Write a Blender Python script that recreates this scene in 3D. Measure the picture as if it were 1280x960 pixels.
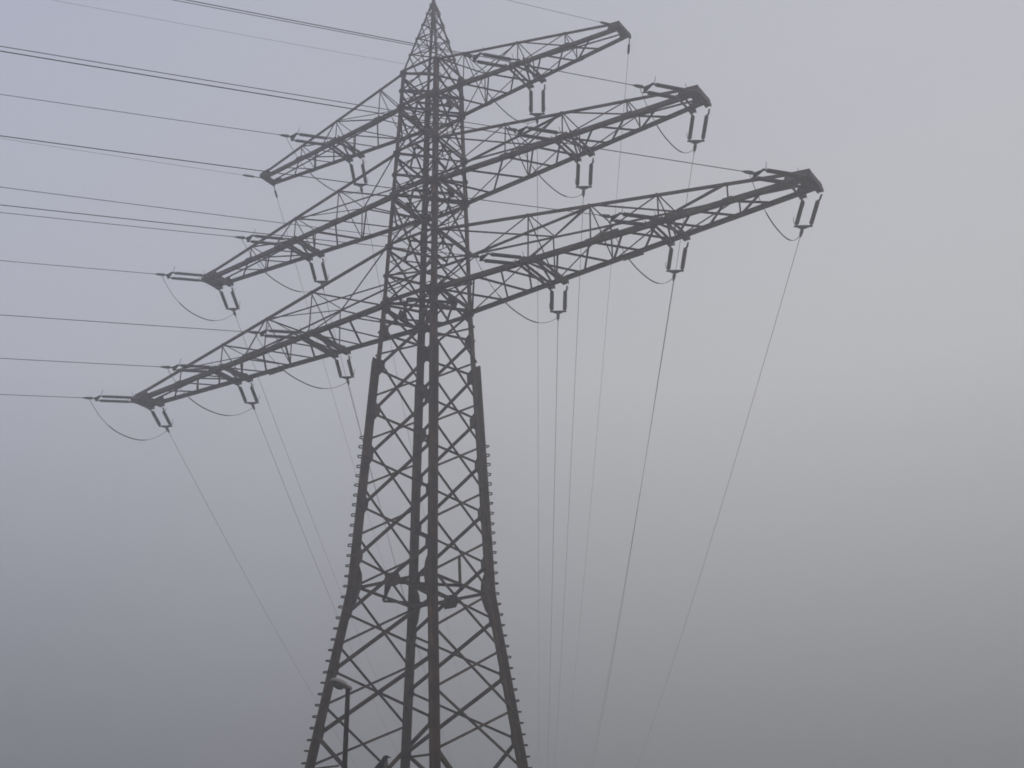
import bpy, bmesh, math, random
from mathutils import Vector, Matrix
random.seed(7)
sc = bpy.context.scene
for o in list(bpy.data.objects):
    bpy.data.objects.remove(o)
R = math.radians
V = Vector

# ------------------------------------------------------------------ camera
GZ = 12.183                      # height of the tower's waist above the ground
YAW, PITCH, ROLL, F = 0.5760, 0.4342, -0.0101, 1666.92
cam = bpy.data.cameras.new('camera')
cam.sensor_width = 36.0
cam.lens = F / 1280 * 36.0
cam.clip_start = 0.1
cam.clip_end = 9000
camo = bpy.data.objects.new('camera', cam)
sc.collection.objects.link(camo)
fw = V((-math.sin(YAW) * math.cos(PITCH), math.cos(YAW) * math.cos(PITCH), math.sin(PITCH)))
r0 = V((math.cos(YAW), math.sin(YAW), 0))
u0 = r0.cross(fw)
rr = math.cos(ROLL) * r0 + math.sin(ROLL) * u0
uu = -math.sin(ROLL) * r0 + math.cos(ROLL) * u0
m = Matrix((rr, uu, -fw)).transposed().to_4x4()
m.translation = V((22.152, -29.326, 1.6))
camo.matrix_world = m
sc.camera = camo

# ------------------------------------------------------------------ world: overcast sky
SUN_EL, SUN_AZ = R(60), R(70)
world = bpy.data.worlds.new('World')
sc.world = world
world.use_nodes = True
nt = world.node_tree
nt.nodes.clear()
out = nt.nodes.new('ShaderNodeOutputWorld')
bg = nt.nodes.new('ShaderNodeBackground')
bg2 = nt.nodes.new('ShaderNodeBackground')
add = nt.nodes.new('ShaderNodeAddShader')
sky = nt.nodes.new('ShaderNodeTexSky')
sky.sky_type = 'NISHITA'
sky.sun_disc = False
sky.sun_elevation = SUN_EL
sky.sun_rotation = SUN_AZ
sky.air_density = 1.0
sky.dust_density = 6.0
bg.inputs['Strength'].default_value = 0.05
tc = nt.nodes.new('ShaderNodeTexCoord')
sep = nt.nodes.new('ShaderNodeSeparateXYZ')
ramp = nt.nodes.new('ShaderNodeValToRGB')       # cloud layer: dim near the horizon, brighter overhead
stops = [(0.0, (0.14, 0.142, 0.150)), (0.15, (0.222, 0.224, 0.231)), (0.30, (0.410, 0.411, 0.418)),
         (0.42, (0.535, 0.535, 0.543)), (0.54, (0.515, 0.517, 0.545)), (0.66, (0.485, 0.491, 0.545)), (1.0, (0.52, 0.53, 0.58))]
cr = ramp.color_ramp
while len(cr.elements) < len(stops):
    cr.elements.new(0.5)
for e, (p_, c_) in zip(cr.elements, stops):
    e.position = p_
    e.color = (*c_, 1)
noise = nt.nodes.new('ShaderNodeTexNoise')
noise.inputs['Scale'].default_value = 2.2
noise.inputs['Detail'].default_value = 3.0
mr = nt.nodes.new('ShaderNodeMapRange')
mr.inputs['To Min'].default_value = 0.96
mr.inputs['To Max'].default_value = 1.04
mul = nt.nodes.new('ShaderNodeVectorMath')
mul.operation = 'SCALE'
nt.links.new(tc.outputs['Generated'], sep.inputs[0])
nt.links.new(tc.outputs['Generated'], noise.inputs['Vector'])
nt.links.new(sep.outputs['Z'], ramp.inputs['Fac'])
nt.links.new(noise.outputs['Fac'], mr.inputs['Value'])
# the cloud is a little brighter and warmer towards the sun's side
dotn = nt.nodes.new('ShaderNodeVectorMath')
dotn.operation = 'DOT_PRODUCT'
dotn.inputs[1].default_value = (0.84, 0.545, 0.0)
side = nt.nodes.new('ShaderNodeMapRange')
side.inputs['From Min'].default_value = -0.44
side.inputs['From Max'].default_value = 0.15
side.inputs['To Min'].default_value = 0.0
side.inputs['To Max'].default_value = 1.0
side.interpolation_type = 'SMOOTHSTEP'
tint = nt.nodes.new('ShaderNodeMix')
tint.data_type = 'RGBA'
tint.inputs['A'].default_value = (0.87, 0.895, 1.01, 1)
tint.inputs['B'].default_value = (1.0, 1.0, 1.0, 1)
tmul = nt.nodes.new('ShaderNodeVectorMath')
tmul.operation = 'MULTIPLY'
nt.links.new(tc.outputs['Generated'], dotn.inputs[0])
nt.links.new(dotn.outputs['Value'], side.inputs['Value'])
nt.links.new(side.outputs['Result'], tint.inputs['Factor'])
nt.links.new(ramp.outputs['Color'], tmul.inputs[0])
nt.links.new(tint.outputs['Result'], tmul.inputs[1])
nt.links.new(tmul.outputs['Vector'], mul.inputs[0])
nt.links.new(mr.outputs['Result'], mul.inputs['Scale'])
nt.links.new(sky.outputs['Color'], bg.inputs['Color'])
nt.links.new(mul.outputs['Vector'], bg2.inputs['Color'])
bg.inputs['Strength'].default_value = 0.0
bg2.inputs['Strength'].default_value = 1.0
nt.links.new(bg.outputs[0], add.inputs[0])
nt.links.new(bg2.outputs[0], add.inputs[1])
nt.links.new(add.outputs[0], out.inputs['Surface'])
bg.inputs['Strength'].default_value = 0.006

sun = bpy.data.lights.new('sun', 'SUN')
sun.energy = 0.5
sun.angle = R(50)
sun.color = (1.0, 0.97, 0.93)
suno = bpy.data.objects.new('sun', sun)
sc.collection.objects.link(suno)
sd = V((math.sin(SUN_AZ) * math.cos(SUN_EL), math.cos(SUN_AZ) * math.cos(SUN_EL), math.sin(SUN_EL)))
suno.rotation_euler = (-sd).to_track_quat('-Z', 'Y').to_euler()
suno.location = (0, 0, 60)

sc.view_settings.view_transform = 'Standard'
sc.view_settings.look = 'None'
sc.view_settings.exposure = 0.0
sc.view_settings.gamma = 1.0
sc.cycles.use_denoising = True
sc.cycles.volume_bounces = 2
sc.cycles.max_bounces = 6
sc.cycles.filter_width = 1.7

# ------------------------------------------------------------------ materials
def steel(name, c, rough=0.7, var=0.35, scale=3.0, metal=0.0, spec=0.15):
    mt = bpy.data.materials.new(name)
    mt.use_nodes = True
    n = mt.node_tree
    b = n.nodes['Principled BSDF']
    t = n.nodes.new('ShaderNodeTexCoord')
    a = n.nodes.new('ShaderNodeTexNoise')
    a.inputs['Scale'].default_value = scale
    a.inputs['Detail'].default_value = 6
    k = n.nodes.new('ShaderNodeValToRGB')
    k.color_ramp.elements[0].position = 0.35
    k.color_ramp.elements[1].position = 0.68
    k.color_ramp.elements[0].color = (c[0] * (1 - var), c[1] * (1 - var), c[2] * (1 - var), 1)
    k.color_ramp.elements[1].color = (c[0] * (1 + var), c[1] * (1 + var), c[2] * (1 + var), 1)
    n.links.new(t.outputs['Object'], a.inputs['Vector'])
    n.links.new(a.outputs['Fac'], k.inputs['Fac'])
    n.links.new(k.outputs['Color'], b.inputs['Base Color'])
    b.inputs['Roughness'].default_value = rough
    b.inputs['Metallic'].default_value = metal
    b.inputs['Specular IOR Level'].default_value = spec
    return mt

M_LEG = steel('weathered_leg_steel', (0.078, 0.044, 0.031), var=.6, scale=2.2)
M_BR = steel('weathered_brace_steel', (0.072, 0.045, 0.034), var=.6, scale=4)
M_ARM = steel('weathered_arm_steel', (0.080, 0.056, 0.046), var=.55, scale=3.5)
M_INS = steel('dark_insulator_glaze', (0.055, 0.042, 0.038), rough=0.45, var=0.15, spec=0.4)
M_FIT = steel('galvanised_fittings', (0.12, 0.12, 0.125), var=0.2, scale=12)
M_WIRE = steel('aluminium_cable', (0.085, 0.085, 0.09), rough=0.75, var=0.1)
M_POLE = steel('dark_lamp_pole_paint', (0.040, 0.030, 0.030), var=0.3, scale=6)
M_LAMP = steel('pale_lamp_housing', (0.27, 0.235, 0.23), rough=0.5, var=0.08)
M_GLASS = steel('lamp_diffuser', (0.22, 0.22, 0.23), rough=0.25, var=0.1)
M_BLACK = steel('black_feathers', (0.004, 0.0045, 0.004), rough=0.9, var=0.3, scale=20)
M_GREY = steel('grey_feathers', (0.14, 0.135, 0.13), rough=0.9, var=0.2, scale=30)
M_CONC = steel('footing_concrete', (0.30, 0.29, 0.27), rough=0.9, var=0.2)
M_GRASS = steel('winter_grass', (0.055, 0.070, 0.030), rough=1.0, var=0.45, scale=0.6)

# ------------------------------------------------------------------ helpers
COL = sc.collection

class MB:
    """collects pieces and links them as one mesh object"""
    def __init__(s):
        s.v, s.f = [], []
    def prism(s, P, Q, prof, m, n):
        """extrude the closed profile [(a, b)] (along m, n) from P to Q"""
        i = len(s.v)
        k = len(prof)
        for C in (P, Q):
            for a, b in prof:
                s.v.append(C + m * a + n * b)
        for j in range(k):
            j2 = (j + 1) % k
            s.f.append((i + j, i + j2, i + k + j2, i + k + j))
        s.f.append(tuple(i + j for j in range(k))[::-1])
        s.f.append(tuple(i + k + j for j in range(k)))
    @staticmethod
    def frame(P, Q, n):
        d = (Q - P).normalized()
        n = (n - d * n.dot(d)).normalized()
        return d, d.cross(n), n
    def angle(s, P, Q, a, n, t=0.012, off=0.0, b=None, flip=1):
        """rolled angle section: one flange a wide square to n, one b deep along n"""
        P, Q, n = V(P), V(Q), V(n)
        b = a if b is None else b
        d, m, n = s.frame(P, Q, n)
        m = m * flip
        pr = [(-a / 2, off), (a / 2, off), (a / 2, off + b), (a / 2 - t, off + b), (a / 2 - t, off + t), (-a / 2, off + t)]
        s.prism(P, Q, pr, m, n)
    def box(s, P, Q, w, h, n=(0, 0, 1)):
        P, Q = V(P), V(Q)
        d, m, n = s.frame(P, Q, V(n))
        s.prism(P, Q, [(-w / 2, -h / 2), (w / 2, -h / 2), (w / 2, h / 2), (-w / 2, h / 2)], m, n)
    def rod(s, P, Q, r, k=6, r2=None):
        P, Q = V(P), V(Q)
        h = V((0, 0, 1)) if abs((Q - P).normalized().z) < 0.95 else V((1, 0, 0))
        d, m, n = s.frame(P, Q, h)
        i = len(s.v)
        for C, q in ((P, r), (Q, r if r2 is None else r2)):
            for j in range(k):
                a = 2 * math.pi * j / k
                s.v.append(C + m * math.cos(a) * q + n * math.sin(a) * q)
        for j in range(k):
            j2 = (j + 1) % k
            s.f.append((i + j, i + j2, i + k + j2, i + k + j))
        s.f.append(tuple(i + j for j in range(k))[::-1])
        s.f.append(tuple(i + k + j for j in range(k)))
    def tube(s, pts, r, k=6):
        pts = [V(p) for p in pts]
        i = len(s.v)
        h = V((0, 0, 1))
        rs = r if isinstance(r, (list, tuple)) else [r] * len(pts)
        for q, C in enumerate(pts):
            A = pts[max(q - 1, 0)]
            B = pts[min(q + 1, len(pts) - 1)]
            d = (B - A).normalized()
            hh = h if abs(d.z) < 0.97 else V((1, 0, 0))
            d, m, n = s.frame(A, B, hh)
            for j in range(k):
                a = 2 * math.pi * j / k
                s.v.append(C + m * math.cos(a) * rs[q] + n * math.sin(a) * rs[q])
        for q in range(len(pts) - 1):
            for j in range(k):
                j2 = (j + 1) % k
                s.f.append((i + q * k + j, i + q * k + j2, i + (q + 1) * k + j2, i + (q + 1) * k + j))
        s.f.append(tuple(i + j for j in range(k))[::-1])
        e = i + (len(pts) - 1) * k
        s.f.append(tuple(e + j for j in range(k)))
    def plate(s, pts, n, t=0.012, off=0.0):
        """flat plate with outline pts, thickness t along n"""
        n = V(n).normalized()
        i = len(s.v)
        k = len(pts)
        for q in (off, off + t):
            for p in pts:
                s.v.append(V(p) + n * q)
        for j in range(k):
            j2 = (j + 1) % k
            s.f.append((i + j, i + j2, i + k + j2, i + k + j))
        s.f.append(tuple(i + j for j in range(k))[::-1])
        s.f.append(tuple(i + k + j for j in range(k)))
    def lathe(s, P, Q, prof, k=10):
        """prof: list of (fraction along PQ, radius)"""
        P, Q = V(P), V(Q)
        h = V((0, 0, 1)) if abs((Q - P).normalized().z) < 0.95 else V((1, 0, 0))
        d, m, n = s.frame(P, Q, h)
        i = len(s.v)
        for f_, r in prof:
            C = P + (Q - P) * f_
            for j in range(k):
                a = 2 * math.pi * j / k
                s.v.append(C + m * math.cos(a) * r + n * math.sin(a) * r)
        for q in range(len(prof) - 1):
            for j in range(k):
                j2 = (j + 1) % k
                s.f.append((i + q * k + j, i + q * k + j2, i + (q + 1) * k + j2, i + (q + 1) * k + j))
        s.f.append(tuple(i + j for j in range(k))[::-1])
        e = i + (len(prof) - 1) * k
        s.f.append(tuple(e + j for j in range(k)))
    def mesh(s, name, mat, smooth=False):
        me = bpy.data.meshes.new(name)
        me.from_pydata([tuple(v) for v in s.v], [], s.f)
        me.materials.append(mat)
        bm = bmesh.new()
        bm.from_mesh(me)
        bmesh.ops.recalc_face_normals(bm, faces=bm.faces)
        bm.to_mesh(me)
        bm.free()
        if smooth:
            for p in me.polygons:
                p.use_smooth = True
        return me
    def build(s, name, mat, parent=None, smooth=False):
        o = bpy.data.objects.new(name, s.mesh(name, mat, smooth))
        COL.objects.link(o)
        if parent:
            o.parent = parent
        return o

def empty(name, loc, label, cat, group=None):
    o = bpy.data.objects.new(name, None)
    o.empty_display_size = 0.3
    COL.objects.link(o)
    o.location = loc
    tag(o, label, cat, group)
    return o

def tag(o, label, cat, group=None):
    o['label'] = label
    o['category'] = cat
    if group:
        o['group'] = group
    return o

def add_copy(src, parent=None, loc=None):
    c = src.copy()
    COL.objects.link(c)
    if parent:
        c.parent = parent
    if loc is not None:
        c.location = loc
    return c

# ------------------------------------------------------------------ ground
g = MB()
g.v = [V((-1600, -1600, 0)), V((1600, -1600, 0)), V((1600, 1600, 0)), V((-1600, 1600, 0))]
g.f = [(0, 1, 2, 3)]
go = g.build('ground', M_GRASS)
go['kind'] = 'structure'

# ------------------------------------------------------------------ tower geometry (z above ground)
WW, SL = 1.3995, 0.1299                  # half width at waist, taper below it
Z1B, Z1T, Z2B, Z2T, Z3B, Z3T, ZA = (GZ + q for q in (9.0193, 11.1004, 13.0133, 14.6476, 16.477, 17.9079, 21.3958))
W3 = 0.7322
ZSTAR = GZ + 7.15                        # the heavy double legs end here
ARM = {1: (Z1B, Z1T, 12.7068, 0.3294), 2: (Z2B, Z2T, 9.749, 0.3049), 3: (Z3B, Z3T, 7.3423, 0.2771)}

def half(z):
    if z < GZ:
        return WW + SL * (GZ - z)
    if z < Z1B:
        return WW + (1 - WW) * (z - GZ) / (Z1B - GZ)
    if z <= Z3T:
        return 1 + (W3 - 1) * (z - Z1B) / (Z3T - Z1B)
    return W3 * (ZA - z) / (ZA - Z3T)

SG = [(-1, -1), (1, -1), (1, 1), (-1, 1)]
def leg(k, z):
    w = half(z)
    return V((SG[k][0] * w, SG[k][1] * w, z))

tower = empty('transmission_tower', (0, 0, 0), 'tall dark steel lattice pylon with three pairs of cross arms standing in fog', 'pylon')

# legs
ZF = 0.35
legs = []
for k in range(4):
    sx, sy = SG[k]
    b = MB()
    X, Y = V((sx, 0, 0)), V((0, sy, 0))
    def Lsec(P, Q, a, t, inward, d0=0.0):
        q = -1 if inward else 1
        c = q * d0
        pr = [(c, c), (c + q * a, c), (c + q * a, c + q * t), (c + q * t, c + q * t), (c + q * t, c + q * a), (c, c + q * a)]
        b.prism(P, Q, pr, X, Y)
    for z0, z1, big in ((ZF, GZ, True), (GZ, ZSTAR, True), (ZSTAR - 0.01, Z3T, False)):
        zs = [z0, z1] if not (z0 < Z1B < z1) else [z0, Z1B, Z2B, z1]
        for q0, q1 in zip(zs[:-1], zs[1:]):
            if big:                      # two angles back to back: a cruciform section
                h_, i_, o_ = 0.014, -0.168, 0.165
                pr = [(i_, -h_), (-h_, -h_), (-h_, i_), (h_, i_), (h_, -h_), (o_, -h_), (o_, h_), (h_, h_), (h_, o_), (-h_, o_), (-h_, h_), (i_, h_)]
                b.prism(leg(k, q0), leg(k, q1), pr, X, Y)
            else:
                Lsec(leg(k, q0), leg(k, q1), 0.175 if q1 <= Z1B + .01 else 0.145, 0.018, True)
    # splice plates outside the flanges
    for z in (GZ - 5.6, GZ + 3.3, Z1B - 0.9, Z2B - .9):
        c0, c1 = leg(k, z - .3), leg(k, z + .3)
        e = -0.022
        b.prism(c0 - X * 0.085 + Y * 0.014, c1 - X * 0.085 + Y * 0.014, [(-.065, -.008), (.065, -.008), (.065, .008), (-.065, .008)], X, Y)
        b.prism(c0 - Y * 0.085 + X * 0.014, c1 - Y * 0.085 + X * 0.014, [(-.008, -.065), (.008, -.065), (.008, .065), (-.008, .065)], X, Y)
    lo = b.build('leg', M_LEG, tower)
    legs.append(lo)
    # footing
    f = MB()
    c = leg(k, 0.0)
    f.lathe(c - V((0, 0, .3)), c + V((0, 0, .45)), [(0, .62), (.75, .60), (1, .48)], 16)
    f.build('footing', M_CONC, tower)

# step pegs on the left and right legs, alternately turned
for k in (0, 2):
    sx, sy = SG[k]
    dr = V((sx, sy, 0)).normalized()
    sd_ = V((-dr.y, dr.x, 0))
    b = MB()
    w = 0.085
    b.tube([dr * 0.05 - sd_ * w, dr * 0.205 - sd_ * w, dr * 0.23 - sd_ * w * .75, dr * 0.235, dr * 0.23 + sd_ * w * .75, dr * 0.205 + sd_ * w, dr * 0.05 + sd_ * w], 0.019, 6)
    me = b.mesh('step_peg', M_LEG)
    z = GZ + 4.55
    i = 0
    while z > GZ - 7.0:
        o = bpy.data.objects.new('step_peg', me)
        COL.objects.link(o)
        o.parent = legs[k]
        o.location = leg(k, z)
        o.rotation_euler = (random.uniform(-.06, .06), random.uniform(-.06, .06), random.uniform(-.12, .12))
        z -= 0.302
        i += 1

# ------------------------------------------------------------------ body bracing
FAM1 = [GZ + q for q in (-11.6, -7.7, -4.07, -2.35, -0.75, 0.87, 2.42, 3.94, 5.37, 6.83, 8.05)] + [Z1B]
FAM2 = [GZ + q for q in (-11.6, -8.6, -4.88, -3.28, -1.62, 0.0, 1.54, 3.06, 4.5, 5.9, 7.3, 8.5)] + [Z1B]
UP = [Z1B, (Z1B + Z1T) / 2, Z1T, Z2B, (Z2B + Z2T) / 2, Z2T, Z3B, (Z3B + Z3T) / 2, Z3T]
faces = [(0, 1, V((0, -1, 0)), FAM1), (1, 2, V((1, 0, 0)), FAM2), (3, 2, V((0, 1, 0)), FAM1), (0, 3, V((-1, 0, 0)), FAM2)]
for a, b_, nrm, fam in faces:
    fb = MB()
    wide = fam is FAM1
    inn = -nrm
    for z0, z1 in zip(fam[:-1], fam[1:]):
        big = z1 < GZ - 4
        ta, tb = (0.125, 0.070) if wide else (0.060, 0.060)
        if big:
            ta = tb = 0.12
        if z0 >= Z1B - 1.2:
            ta = 0.09
        # rising member outside, falling member inside the leg flange
        fb.angle(leg(a, z0), leg(b_, z1), ta, inn, 0.010, 0.024, ta * 0.8)
        fb.angle(leg(a, z1), leg(b_, z0), tb, inn, 0.009, -0.014 - tb * .7, tb * 0.7, -1)
    for i, (z0, z1) in enumerate(zip(UP[:-1], UP[1:])):
        t = 0.075 if wide else 0.06
        fb.angle(leg(a, z0), leg(b_, z1), t, inn, 0.009, 0.024, t * .8)
        fb.angle(leg(a, z1), leg(b_, z0), t, inn, 0.009, -0.014 - t * .7, t * .7, -1)
        if z1 - z0 > 1.5:                      # tall panel: two light horizontals and short struts to the crossing
            for q in (.27, .73):
                zq = z0 + (z1 - z0) * q
                fb.angle(leg(a, zq), leg(b_, zq), 0.036, inn, 0.006, 0.03 + t * .8, 0.036)
            zm, zq = (z0 + z1) / 2, z0 + (z1 - z0) * .27
            fb.angle((leg(a, zm) + leg(b_, zm)) / 2, (leg(a, zq) + leg(b_, zq)) / 2, 0.034, inn, 0.006, 0.14, 0.034)
        elif i % 2 == 1:
            fb.angle(leg(a, z0), leg(b_, z0), 0.05, inn, 0.008, 0.03 + t * .8, 0.05)
        # light secondary struts
        zm = (z0 + z1) / 2
        mid = (leg(a, zm) + leg(b_, zm)) / 2
        fb.angle(leg(a, zm) , mid, 0.035, inn, 0.006, 0.10, 0.035)
    # horizontals at the arm levels, waist, foot
    for z in (Z1B, Z1T, Z2B, Z2T, Z3B, Z3T):
        bot = z in (Z1B, Z2B, Z3B)
        t = 0.15 if bot else 0.10
        fb.angle(leg(a, z), leg(b_, z), t, inn, 0.012, -0.10, 0.085)
    fb.angle(leg(a, GZ), leg(b_, GZ), 0.095, inn, 0.010, 0.13, 0.09)
    # node plates
    e = (leg(b_, GZ) - leg(a, GZ)).normalized()
    if wide:
        for z in fam[1:-1]:
            for q, sg in ((a, 1), (b_, -1)):
                c = leg(q, z)
                up = (leg(q, z + .3) - leg(q, z - .3)).normalized()
                g_ = .34 if z > GZ + 5 else (.26 if z > GZ else .21)
                fb.plate([c - up * .36, c - up * .30 + e * sg * .12, c + e * sg * g_ - up * .13, c + e * sg * g_ + up * .12, c + up * .32 + e * sg * .12, c + up * .44], inn, 0.010, 0.011)
        c = (leg(a, GZ) + leg(b_, GZ)) / 2
        U = V((0, 0, 1))
        fb.plate([c - e * .28, c - e * .20 - U * .20, c + e * .20 - U * .20, c + e * .30, c + e * .20 + U * .20, c - e * .20 + U * .20], inn, 0.010, 0.012)
    for q, sg in ((a, 1), (b_, -1)):          # large plates at the waist
        c = leg(q, GZ)
        up = (leg(q, GZ + .3) - c).normalized()
        dn = (leg(q, GZ - .3) - c).normalized()
        s_ = 1.0 if wide else 0.8
        fb.plate([c + dn * .95, c + dn * .45 + e * sg * .26 * s_, c + e * sg * .33 * s_, c + up * .35 + e * sg * .28 * s_, c + up * .95], inn, 0.010, 0.036)
    for z in (Z1B, Z1T, Z2B, Z2T, Z3B, Z3T):
        s_ = {Z1B: 1.25, Z2B: 1.05, Z3B: .9}.get(z, .7)
        for q, sg in ((a, 1), (b_, -1)):
            c = leg(q, z)
            up = V((0, 0, 1))
            fb.plate([c - up * .24 * s_, c + e * sg * .16 * s_ - up * .20 * s_, c + e * sg * .30 * s_, c + e * sg * .16 * s_ + up * .20 * s_, c + up * .26 * s_], inn, 0.010, 0.036)
        if not wide and s_ > .8:
            c = (leg(a, z) + leg(b_, z)) / 2
            U = V((0, 0, 1))
            fb.plate([c - e * .20 * s_, c - e * .13 * s_ - U * .16 * s_, c + e * .13 * s_ - U * .16 * s_, c + e * .20 * s_, c + e * .13 * s_ + U * .16 * s_, c - e * .13 * s_ + U * .16 * s_], inn, 0.010, 0.036)
    if wide:                                   # redundant strut low on the face
        zr = GZ - 4.95
        c0, c1 = leg(a, zr), leg(b_, zr)
        fb.angle(c0, c0 + (c1 - c0) * .22, 0.05, inn, 0.008, 0.11, 0.05)
        fb.angle(c1, c1 - (c1 - c0) * .22, 0.05, inn, 0.008, 0.11, 0.05)
        zr = GZ - 6.6
        c0, c1 = leg(a, zr), leg(b_, zr)
        fb.angle(c0, c0 + (c1 - c0) * .30, 0.05, inn, 0.008, 0.11, 0.05)
        fb.angle(c1, c1 - (c1 - c0) * .30, 0.05, inn, 0.008, 0.11, 0.05)
    else:                                      # hangers from the crossing above the waist down to the waist frame
        c = (leg(a, GZ) + leg(b_, GZ)) / 2
        d = (leg(a, GZ + .77) + leg(b_, GZ + .77)) / 2
        fb.angle(c, d, 0.06, inn, 0.008, 0.05, 0.06)
    fb.build('face_bracing', M_BR, tower)

# plan frames: diamond between the mid points of the faces
for z, t, cross in ((GZ, .07, True), (Z1B, .07, True), (Z2B, .06, True), (Z3B, .055, True), (Z1T, .05, False), (Z2T, .05, False)):
    pf = MB()
    mids = [(leg(i, z) + leg((i + 1) % 4, z)) / 2 for i in range(4)]
    dz = V((0, 0, .05))
    for i in range(4):
        pf.angle(mids[i] - dz, mids[(i + 1) % 4] - dz, t, V((0, 0, -1)), 0.008)
    if cross and z > GZ + 1:
        pf.angle(leg(0, z) + dz, leg(2, z) + dz, t, V((0, 0, 1)), 0.008)
        pf.angle(leg(1, z) + dz * 2.6, leg(3, z) + dz * 2.6, t, V((0, 0, 1)), 0.008)
    else:
        pf.angle(mids[0] + dz, mids[2] + dz, t * 1.25, V((0, 0, 1)), 0.01)
    pf.build('plan_frame', M_BR, tower)

# peak pyramid with its short mast
pk = MB()
zs = [Z3T + (ZA - Z3T) * q for q in (0, .24, .45, .63, .78, .90)]
for k in range(4):
    sx, sy = SG[k]
    P, Q = leg(k, Z3T), leg(k, ZA - .18)
    X, Y = V((sx, 0, 0)), V((0, sy, 0))
    pk.prism(P, Q, [(0, 0), (-.07, 0), (-.07, -.009), (-.009, -.009), (-.009, -.07), (0, -.07)], X, Y)
for a, b_, nrm, fam in faces:
    for i, (z0, z1) in enumerate(zip(zs[:-1], zs[1:])):
        t = 0.036 if i < 3 else 0.03
        pk.angle(leg(a, z0), leg(b_, z1), t, -nrm, 0.007, 0.012, t)
        pk.angle(leg(a, z1), leg(b_, z0), t, -nrm, 0.007, -0.045, t * .7, -1)
        if i:
            pk.angle(leg(a, z0), leg(b_, z0), t, -nrm, 0.007, 0.065, t)
pko = pk.build('peak', M_ARM, tower)
ms = MB()
ms.rod(V((0, 0, ZA - .75)), V((0, 0, ZA + .9)), 0.055, 8)
ms.rod(V((0, 0, ZA + .9)), V((0, 0, ZA + 1.5)), 0.03, 8, .012)
ms.build('mast', M_ARM, pko)

# ------------------------------------------------------------------ cross arms
ATT = {'a1': (1, 4.22), 'b1': (1, 8.37), 'c1': (1, 12.44), 'a2': (2, 5.42), 'b2': (2, 9.47), 'a3': (3, 3.77)}
NODES = {1: [2.4, 3.3, 4.2, 5.22, 6.24, 7.3, 8.35, 9.4, 10.4, 11.5], 2: [1.95, 3.36, 4.4, 5.35, 6.45, 7.5, 8.6], 3: [1.75, 2.75, 3.76, 4.65, 5.45, 6.4]}
MAIN = {1: [2, 4, 6, 8], 2: [1, 3, 5], 3: [0, 2, 4]}
def chord_pt(lev, side, y, top, x):
    zb, zt, l, t = ARM[lev]
    z0 = zt if top else zb
    w = half(z0)
    P, Q = V((side * w, y * w, z0)), V((side * l, y * t, zb + (0.16 if top else 0)))
    return P + (Q - P) * max(0.0, (x - w) / (l - w))

def tip_plates(b, lev, side):
    zb, zt, l, t = ARM[lev]
    L_ = {1: .75, 2: .65, 3: .4}[lev]
    for y in (-1, 1):
        n = V((0, y, 0))
        P0 = chord_pt(lev, side, y, False, l)
        P1 = chord_pt(lev, side, y, False, l - L_)
        P2 = chord_pt(lev, side, y, True, l - L_ * .8)
        P3 = chord_pt(lev, side, y, True, l)
        b.plate([P0, P1, P2, P3 + V((side * .03, 0, .03))], n, 0.012, 0.03)
    q = [chord_pt(lev, side, -1, False, l), chord_pt(lev, side, 1, False, l), chord_pt(lev, side, 1, False, l - L_ * .5), chord_pt(lev, side, -1, False, l - L_ * .5)]
    b.plate(q, V((0, 0, 1)), 0.012, 0.02)
    b.box(V((side * (l + .02), -t - .10, zb + .04)), V((side * (l + .02), t + .10, zb + .04)), 0.06, 0.15)

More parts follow.
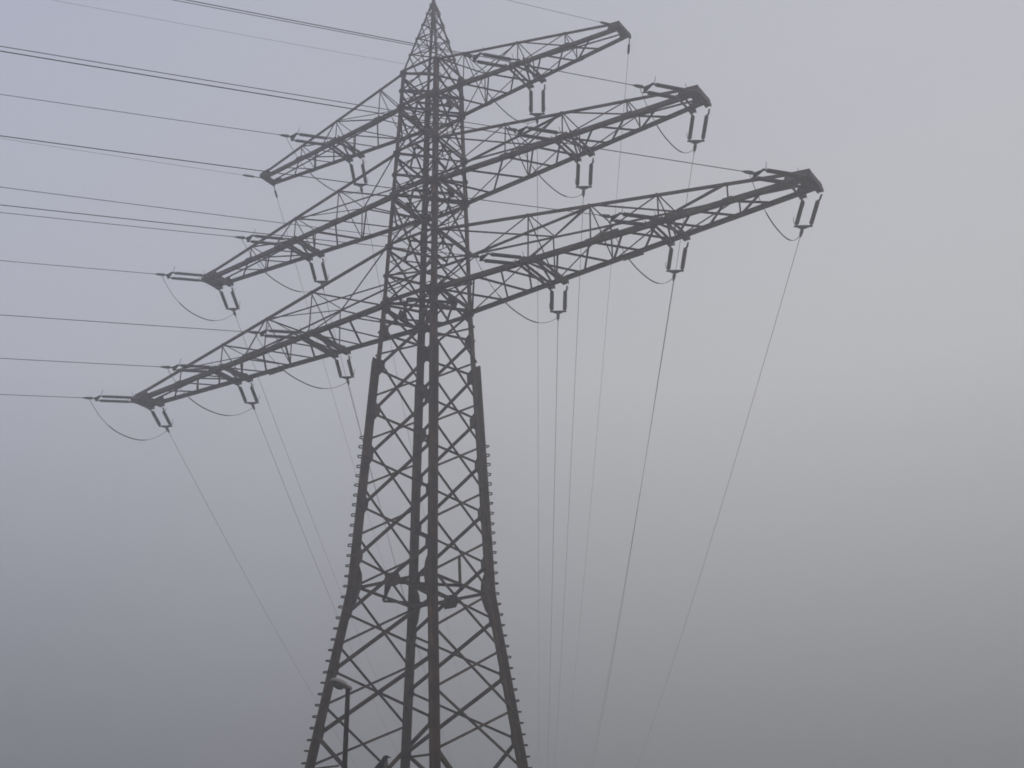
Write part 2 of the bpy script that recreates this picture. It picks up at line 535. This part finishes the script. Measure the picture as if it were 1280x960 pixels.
for lev in (1, 2, 3):
    zb, zt, l, t = ARM[lev]
    sc_ = {1: 1.0, 2: .92, 3: .8}[lev]
    for side in (-1, 1):
        root = MB()
        # the end frame is the part's own mesh, the rest are its pieces
        tip_plates(root, lev, side)
        arm = root.build('cross_arm', M_ARM, tower)
        arm['label'] = '%s cross arm on the %s' % ({1: 'lowest and longest', 2: 'middle', 3: 'topmost and shortest'}[lev], 'left' if side < 0 else 'right')
        for y in (-1, 1):
            for top in (False, True):
                c = MB()
                P, Q = chord_pt(lev, side, y, top, 0), chord_pt(lev, side, y, top, l)
                a = (0.074 if top else 0.148) * sc_
                if top:
                    c.angle(P, Q, a, V((0, -y, 0)), 0.010, 0.0, a, 1 if side * y > 0 else -1)
                else:
                    c.angle(P, Q, a * (.88 if y > 0 else .95), V((0, -y, 0)), 0.014, 0.0, a * (.6 if y > 0 else .9), (1 if side * y > 0 else -1) * (-1 if y > 0 else 1))
                c.build('chord', M_ARM, arm)
        lac = MB()
        xs = [half(zb)] + NODES[lev]
        main = [NODES[lev][i] for i in MAIN[lev]]
        lt = 0.048 * sc_
        # bottom plane: warren cross lacing
        for i in range(len(xs) - 1):
            for y in (-1, 1):
                A = chord_pt(lev, side, y, False, xs[i])
                B = chord_pt(lev, side, -y, False, xs[i + 1])
                lac.angle(A, B, lt * 1.15, V((0, 0, 1 if y > 0 else -1)), 0.008, 0.02 if y > 0 else 0.0, lt)
        # side faces: verticals, diagonals rising outwards, light vertical at half panels
        for y in (-1, 1):
            n = V((0, y, 0))
            for i, x in enumerate(main):
                lac.angle(chord_pt(lev, side, y, False, x), chord_pt(lev, side, y, True, x), lt, n, 0.007, -.06, lt)
                x0 = main[i - 1] if i else half(zb)
                lac.angle(chord_pt(lev, side, y, False, x0), chord_pt(lev, side, y, True, x), lt, n, 0.007, -.012 - lt * .6, lt * .6)
            # small bottom-plane posts seen from below
        # top plane zigzag and strut from the far root, transverse diagonals
        zz = [half(zt)] + main
        for i in range(len(zz) - 1):
            y = 1 if i % 2 else -1
            A = chord_pt(lev, side, y, True, zz[i])
            B = chord_pt(lev, side, -y, True, zz[i + 1])
            lac.angle(A, B, lt, V((0, 0, 1)), 0.007, 0.01, lt * .7)
        for i, x in enumerate(main[:3]):
            lac.angle(chord_pt(lev, side, -1, True, x), chord_pt(lev, side, 1, False, x), lt * .9, V((side, 0, 0)), 0.007, 0.0, lt * .8)
            lac.angle(chord_pt(lev, side, 1, True, x), chord_pt(lev, side, -1, False, x), lt * .9, V((side, 0, 0)), 0.007, -.07, lt * .6)
            lac.angle(chord_pt(lev, side, 1, True, x), chord_pt(lev, side, -1, True, x), lt * .9, V((0, 0, 1)), 0.007, 0.05, lt * .6)
        if lev < 3:
            x = main[1]
            lac.angle(V((side * half(zt), half(zt), zt - .02)), chord_pt(lev, side, -1, True, x) - V((0, 0, .05)), 0.075 * sc_, V((0, 0, 1)), 0.009, -.04, .05)
        # chord joint plates
        for x in main:
            for y in (-1, 1):
                c = chord_pt(lev, side, y, False, x)
                d = V((side, 0, 0))
                lac.plate([c - d * .22 - V((0, 0, .04)), c + d * .22 - V((0, 0, .04)), c + d * .14 + V((0, 0, .085)), c - d * .14 + V((0, 0, .085))], V((0, y, 0)), 0.010, 0.012)
        if lev == 1:                           # chord splice with cover plates
            for y in (-1, 1):
                c = chord_pt(lev, side, y, False, 6.9)
                d = V((side, 0, 0))
                lac.plate([c - d * .34 - V((0, 0, .09)), c + d * .34 - V((0, 0, .09)), c + d * .26 + V((0, 0, .12)), c - d * .26 + V((0, 0, .12))], V((0, y, 0)), 0.012, 0.026)
        lac.build('lacing', M_BR, arm)
        # paired hanger beams carrying the insulator sets
        for key, (lv, x) in ATT.items():
            if lv != lev:
                continue
            hb = MB()
            for dx in (-.25, .25):
                xx = min(x + dx, l - .03)
                A = chord_pt(lev, side, -1, False, xx)
                B = chord_pt(lev, side, 1, False, xx)
                d = (B - A).normalized()
                for o_ in (-.075, .075):
                    hb.box(A - d * .16 + V((o_, 0, -.035)), B + d * .16 + V((o_, 0, -.035)), 0.016, 0.11)
                hb.box(A - d * .10 + V((0, 0, -.10)), A + d * .06 + V((0, 0, -.10)), 0.17, 0.012)
                hb.box(B + d * .10 + V((0, 0, -.10)), B - d * .06 + V((0, 0, -.10)), 0.16, 0.012)
            if x < l - .5:
                A = chord_pt(lev, side, -1, False, x - .22)
                B = chord_pt(lev, side, 1, False, x + .22)
                hb.angle(A + V((0, 0, .05)), B + V((0, 0, .05)), 0.05, V((0, 0, 1)), 0.008, .0, .05)
                A = chord_pt(lev, side, -1, False, x + .22)
                B = chord_pt(lev, side, 1, False, x - .22)
                hb.angle(A + V((0, 0, .05)), B + V((0, 0, .05)), 0.05, V((0, 0, 1)), 0.008, .06, .05)
            hb.build('hanger_beam', M_ARM, arm)

# ------------------------------------------------------------------ insulator sets, jumpers, conductors
AZ_FAR, AZ_NEAR = 2.13294, 4.2078
SLOPE = {'far': (0.0816, 4.78e-4), 'near': (0.1560, 2.75e-4)}
ROD0, ROD1, YOKE, CLAMP = 0.20, 1.31, 1.37, 1.78
prof = [(0, .018), (.03, .018), (.03, .034), (.06, .034)]
nsh = 22
for i in range(nsh):
    f0 = .06 + (i + .15) * .88 / nsh
    f1 = .06 + (i + .55) * .88 / nsh
    f2 = .06 + (i + .95) * .88 / nsh
    prof += [(f0, .034), (f1, .062), (f1 + .004, .060), (f2, .034)]
prof += [(.94, .034), (.97, .034), (.97, .018), (1, .018)]
ib = MB()
ib.lathe(V((ROD0, 0, 0)), V((ROD1, 0, 0)), prof, 10)
ROD_ME = ib.mesh('insulator_rod', M_INS)
yb = MB()
yb.box(V((YOKE, -.255, 0)), V((YOKE, .255, 0)), 0.075, 0.022)
yb.box(V((ROD1 - .01, -.2, 0)), V((YOKE, -.2, 0)), 0.03, 0.03)
yb.box(V((ROD1 - .01, .2, 0)), V((YOKE, .2, 0)), 0.03, 0.03)
yb.plate([V((YOKE + .03, -.2, -.008)), V((YOKE + .03, .2, -.008)), V((YOKE + .14, .04, -.008)), V((YOKE + .14, -.04, -.008))], V((0, 0, 1)), .016)
YOKE_ME = yb.mesh('yoke_plate', M_FIT)
cb = MB()
cb.tube([V((YOKE + .12, 0, 0)), V((YOKE + .17, 0, 0)), V((YOKE + .2, 0, 0)), V((CLAMP - .02, 0, 0)), V((CLAMP + .12, 0, 0))], [.022, .022, .052, .046, .016], 8)
CL_ME = cb.mesh('dead_end_clamp', M_FIT)
HORN_ME, LINK_ME = [], []
for s_ in (-1, 1):
    hb = MB()
    hb.tube([V((ROD1, s_ * .2, 0)), V((ROD1, s_ * .25, .04)), V((ROD1 - .03, s_ * .27, .15)), V((ROD1 - .06, s_ * .26, .23))], .009, 5)
    HORN_ME.append(hb.mesh('arcing_horn', M_FIT))
    hb = MB()
    hb.box(V((-.04, s_ * .25, 0)), V((ROD0 + .02, s_ * .235, 0)), .04, .04)
    hb.tube([V((ROD0, s_ * .24, 0)), V((ROD0 + .02, s_ * .28, .04)), V((ROD0 + .05, s_ * .29, .16))], .008, 5)
    LINK_ME.append(hb.mesh('hanger_link', M_FIT))

def att(key, side, near):
    lev, x = ATT[key]
    zb, zt, l, t = ARM[lev]
    y = -1 if near else 1
    P = chord_pt(lev, side, y, False, x)
    return P + V((0, y * .10, -.11))

def span_pts(P, az, a, b, L0, L1, n=90):
    d = V((math.cos(az), math.sin(az), 0))
    P0 = P + d * CLAMP * math.cos(a) - V((0, 0, 1)) * CLAMP * math.sin(a)
    if L0 == 0:
        P0 = P
    pts = []
    for i in range(n + 1):
        s = L1 * (i / n) ** 1.3
        pts.append(P0 + d * s + V((0, 0, -math.tan(a) * s + b * s * s)))
    return pts

POS = {'a1': 'the inner third of the lowest', 'b1': 'the midpoint of the lowest', 'c1': 'the outer tip of the lowest',
       'a2': 'the midpoint of the middle', 'b2': 'the outer tip of the middle', 'a3': 'the midpoint of the topmost'}
clamp_pt = {}
for side in (-1, 1):
    sn = 'left' if side < 0 else 'right'
    for key in ATT:
        for near in (True, False):
            kind = 'near' if near else 'far'
            az = AZ_NEAR if near else AZ_FAR
            a, b2 = SLOPE[kind]
            P = att(key, side, near)
            e = empty('insulator_set', P, '%s double insulator at %s %s arm' % (
                'leftward lying' if near else 'downward hanging', POS[key], sn), 'insulator',
                'insulator sets pulling to the left' if near else 'insulator sets hanging below the arms')
            d = V((math.cos(az) * math.cos(a), math.sin(az) * math.cos(a), -math.sin(a)))
            yv = V((1, 0, 0))
            # local x along the string, local y across (kept along the arm)
            xv = d
            yv = V((0, 0, 1)).cross(xv).normalized()
            zv = xv.cross(yv)
            mt = Matrix((xv, yv, zv)).transposed().to_4x4()
            mt.translation = P
            e.matrix_world = mt
            for s_ in (-1, 1):
                r = bpy.data.objects.new('insulator_rod', ROD_ME)
                COL.objects.link(r)
                r.parent = e
                r.location = (0, s_ * .20, 0)
            for nm, me in (('yoke_plate', YOKE_ME), ('dead_end_clamp', CL_ME), ('arcing_horn', HORN_ME[0]),
                           ('arcing_horn', HORN_ME[1]), ('hanger_link', LINK_ME[0]), ('hanger_link', LINK_ME[1])):
                o = bpy.data.objects.new(nm, me)
                COL.objects.link(o)
                o.parent = e
            clamp_pt[(key, side, near)] = P + d * (CLAMP - .1)
            w = MB()
            w.tube(span_pts(P, az, a, b2, 1, 150 if near else 240), 0.0108 if near else 0.0076, 6)
            o = w.build('power_line', M_WIRE)
            tag(o, ('cable running leftward from %s %s arm' if near else 'cable sinking into fog from %s %s arm') % (POS[key], sn),
                'power line', 'cables crossing to the left edge' if near else 'cables running down into the fog')
        # jumper loop
        A, B = clamp_pt[(key, side, True)], clamp_pt[(key, side, False)]
        pts, rad = [], []
        for i in range(33):
            q = i / 32
            sag = .92 * (1 - abs(2 * q - 1) ** 2.4) + .08 * math.sin(q * math.pi)
            pts.append(A + (B - A) * q - V((0, 0, 1)) * sag * .86)
            rad.append(.018 if .25 < q < .72 else .009)
        w = MB()
        w.tube(pts, rad, 6)
        o = w.build('jumper_cable', M_WIRE)
        tag(o, 'slack cable loop beneath %s %s arm' % (POS[key], sn), 'cable loop', 'slack loops under the arms')
    # earth wires at the tips of the topmost arms
    zb, zt, l, t = ARM[3]
    for near in (True, False):
        az = AZ_NEAR if near else AZ_FAR
        a, b2 = (.130, 2.75e-4) if near else SLOPE['far']
        P = V((side * (l + .01), (-t if near else t) * 1.2, zb - .05))
        w = MB()
        pts = span_pts(P, az, a, b2, 0, 150 if near else 240)
        w.tube(pts, 0.0065, 5)
        o = w.build('earth_wire', M_WIRE)
        c = MB()
        dd = (pts[8] - pts[0]).normalized()
        c.tube([pts[0], pts[0] + dd * .25, pts[0] + dd * .28, pts[0] + dd * .62, pts[0] + dd * .70], [.016, .016, .038, .038, .012], 6)
        c.build('tension_clamp', M_FIT, o)
        tag(o, ('faint wire leaving to the upper left from the very tip of the topmost %s arm' if near else 'faint wire dropping away from the very tip of the topmost %s arm') % sn,
            'earth wire', 'earth wires at the topmost arms')

P = V((-.62, -.62, Z3T + .42))
w = MB()
w.tube(span_pts(P, AZ_NEAR, SLOPE['near'][0], SLOPE['near'][1], 0, 150), 0.0048, 5)
o = w.build('earth_wire', M_WIRE)
tag(o, 'very faint thin wire leaving leftward from the shaft just below the peak', 'earth wire')

P = V((-.93, -.93, GZ + 11.5))
w = MB()
w.tube(span_pts(P, AZ_NEAR, .14, 2.75e-4, 0, 150), 0.010, 6)
w.tube([P, P + V((.06, .08, .01))], .03, 6)
o = w.build('power_line', M_WIRE)
tag(o, 'cable leaving leftward from the shaft between the lowest and middle arms', 'power line')

# ------------------------------------------------------------------ street lamp in front of the tower
LX, LY, LZ = 5.72, -9.83, 6.98
lamp = empty('street_lamp', (LX, LY, 0), 'street lamp with a pale cobra head on a thin dark pole before the left leg', 'street lamp')
b = MB()
b.lathe(V((0, 0, 0)), V((0, 0, LZ)), [(0, .09), (.01, .09), (.13, .085), (.135, .062), (.96, .045), (1, .038)], 14)
b.build('pole', M_POLE, lamp, True)
# the head points left of the view: local direction h
h = V((-0.45, -0.89, 0)).normalized()
sdv = V((-h.y, h.x, 0))
def head_ring(s, w, up, dn, k=16):
    out_ = []
    for j in range(k):
        a = 2 * math.pi * j / k
        c_, s_ = math.cos(a), math.sin(a)
        out_.append(V((0, 0, LZ + .055)) + h * s * .9 + sdv * w * c_ + V((0, 0, (up if s_ > 0 else dn) * s_ * 1.15 + s * .22)))
    return out_
def loft(rings):
    q = MB()
    k = len(rings[0])
    for r_ in rings:
        q.v += r_
    for i in range(len(rings) - 1):
        for j in range(k):
            j2 = (j + 1) % k
            q.f.append((i * k + j, i * k + j2, (i + 1) * k + j2, (i + 1) * k + j))
    q.f.append(tuple(range(k))[::-1])
    q.f.append(tuple((len(rings) - 1) * k + j for j in range(k)))
    return q
hd = loft([head_ring(-.08, .035, .035, .03), head_ring(.0, .05, .05, .04), head_ring(.08, .085, .075, .035), head_ring(.18, .12, .09, .03),
           head_ring(.28, .125, .085, .03), head_ring(.36, .10, .06, .025), head_ring(.40, .05, .03, .015)]).build('lamp_head', M_LAMP, lamp, True)
gl = loft([head_ring(.10, .05, .0, .04), head_ring(.14, .085, -.01, .075), head_ring(.22, .10, -.01, .09), head_ring(.30, .09, -.01, .075), head_ring(.35, .05, .0, .03)])
gl.build('diffuser', M_GLASS, hd, True)
cl = MB()
cl.rod(V((0, 0, LZ - .10)), V((0, 0, LZ + .06)), .046, 10)
cl.build('collar', M_POLE, lamp)

# ------------------------------------------------------------------ bird on the lower diagonal
def brace_pt(f):
    A, B = leg(0, GZ - 7.7), leg(1, GZ - 4.07)
    return A + (B - A) * f
bp = brace_pt(0.615) + V((.18, .03, .02))
bird = empty('crow', bp, 'dark bird with a grey breast perched low on the pylon at the bottom edge', 'bird')
# local axes: forward to the right of the view, up
fx = V((0.9, 0.3, 0)).normalized()
fs = V((-fx.y, fx.x, 0))
def ell_chain(pts):
    rings = []
    k = 14
    for (cx, cz, rad, wid, tx, tz) in pts:
        n = V((0, 0, 0)) + fx * -tz + V((0, 0, 1)) * tx
        n.normalize()
        ring = []
        for j in range(k):
            a = 2 * math.pi * j / k
            ring.append(fx * cx + V((0, 0, cz)) + n * math.cos(a) * rad + fs * math.sin(a) * wid)
        rings.append(ring)
    return loft(rings)
body = ell_chain([(-.40, .02, .014, .05, 1, .6), (-.30, .10, .035, .07, 1, .7), (-.20, .17, .080, .09, 1, .8), (-.11, .24, .115, .11, .9, .9), (-.04, .31, .120, .115, .7, .9),
                  (.01, .38, .105, .10, .5, 1), (.035, .44, .085, .08, .4, 1), (.05, .485, .078, .075, .5, 1), (.07, .525, .070, .068, .8, .8), (.11, .545, .045, .045, 1, .3), (.135, .545, .020, .025, 1, 0)])
bo = body.build('body', M_BLACK, bird, True)
bk = ell_chain([(.115, .540, .026, .024, 1, 0), (.165, .530, .020, .016, 1, -.1), (.215, .512, .005, .005, 1, -.3)])
bk.build('beak', M_BLACK, bird, True)
br = ell_chain([(.05, .16, .02, .03, .6, 1), (.075, .24, .065, .085, .6, 1), (.085, .33, .070, .085, .5, 1), (.09, .42, .050, .060, .5, 1), (.095, .47, .02, .03, .5, 1)])
br.build('breast', M_GREY, bird, True)
for s_ in (-1, 1):
    q = MB()
    q.tube([fs * s_ * .035 + V((0, 0, .16)), fs * s_ * .035 + fx * .02 + V((0, 0, .07)), fs * s_ * .035 + V((0, 0, .0)) - V((0, 0, .01))], .008, 5)
    q.tube([fs * s_ * .035 - fx * .03, fs * s_ * .035 + fx * .05], .007, 5)
    q.build('bird_leg', M_BLACK, bird)

# ------------------------------------------------------------------ fog
hz = MB()
X0, X1, Z0, Z1 = -1700, 1700, -1.0, GZ + 21.3958 + 2.2
hz.v = [V((x, y, z)) for z in (Z0, Z1) for x, y in ((X0, X0), (X1, X0), (X1, X1), (X0, X1))]
hz.f = [(3, 2, 1, 0), (4, 5, 6, 7), (0, 1, 5, 4), (1, 2, 6, 5), (2, 3, 7, 6), (3, 0, 4, 7)]
mh = bpy.data.materials.new('fog')
mh.use_nodes = True
n = mh.node_tree
n.nodes.clear()
o1 = n.nodes.new('ShaderNodeOutputMaterial')
pv = n.nodes.new('ShaderNodeVolumePrincipled')
pv.inputs['Color'].default_value = (0.94, 0.935, 0.945, 1)
pv.inputs['Density'].default_value = 0.0081
pv.inputs['Anisotropy'].default_value = 0.86
n.links.new(pv.outputs[0], o1.inputs['Volume'])
ho = hz.build('haze', mh)
ho['kind'] = 'stuff'
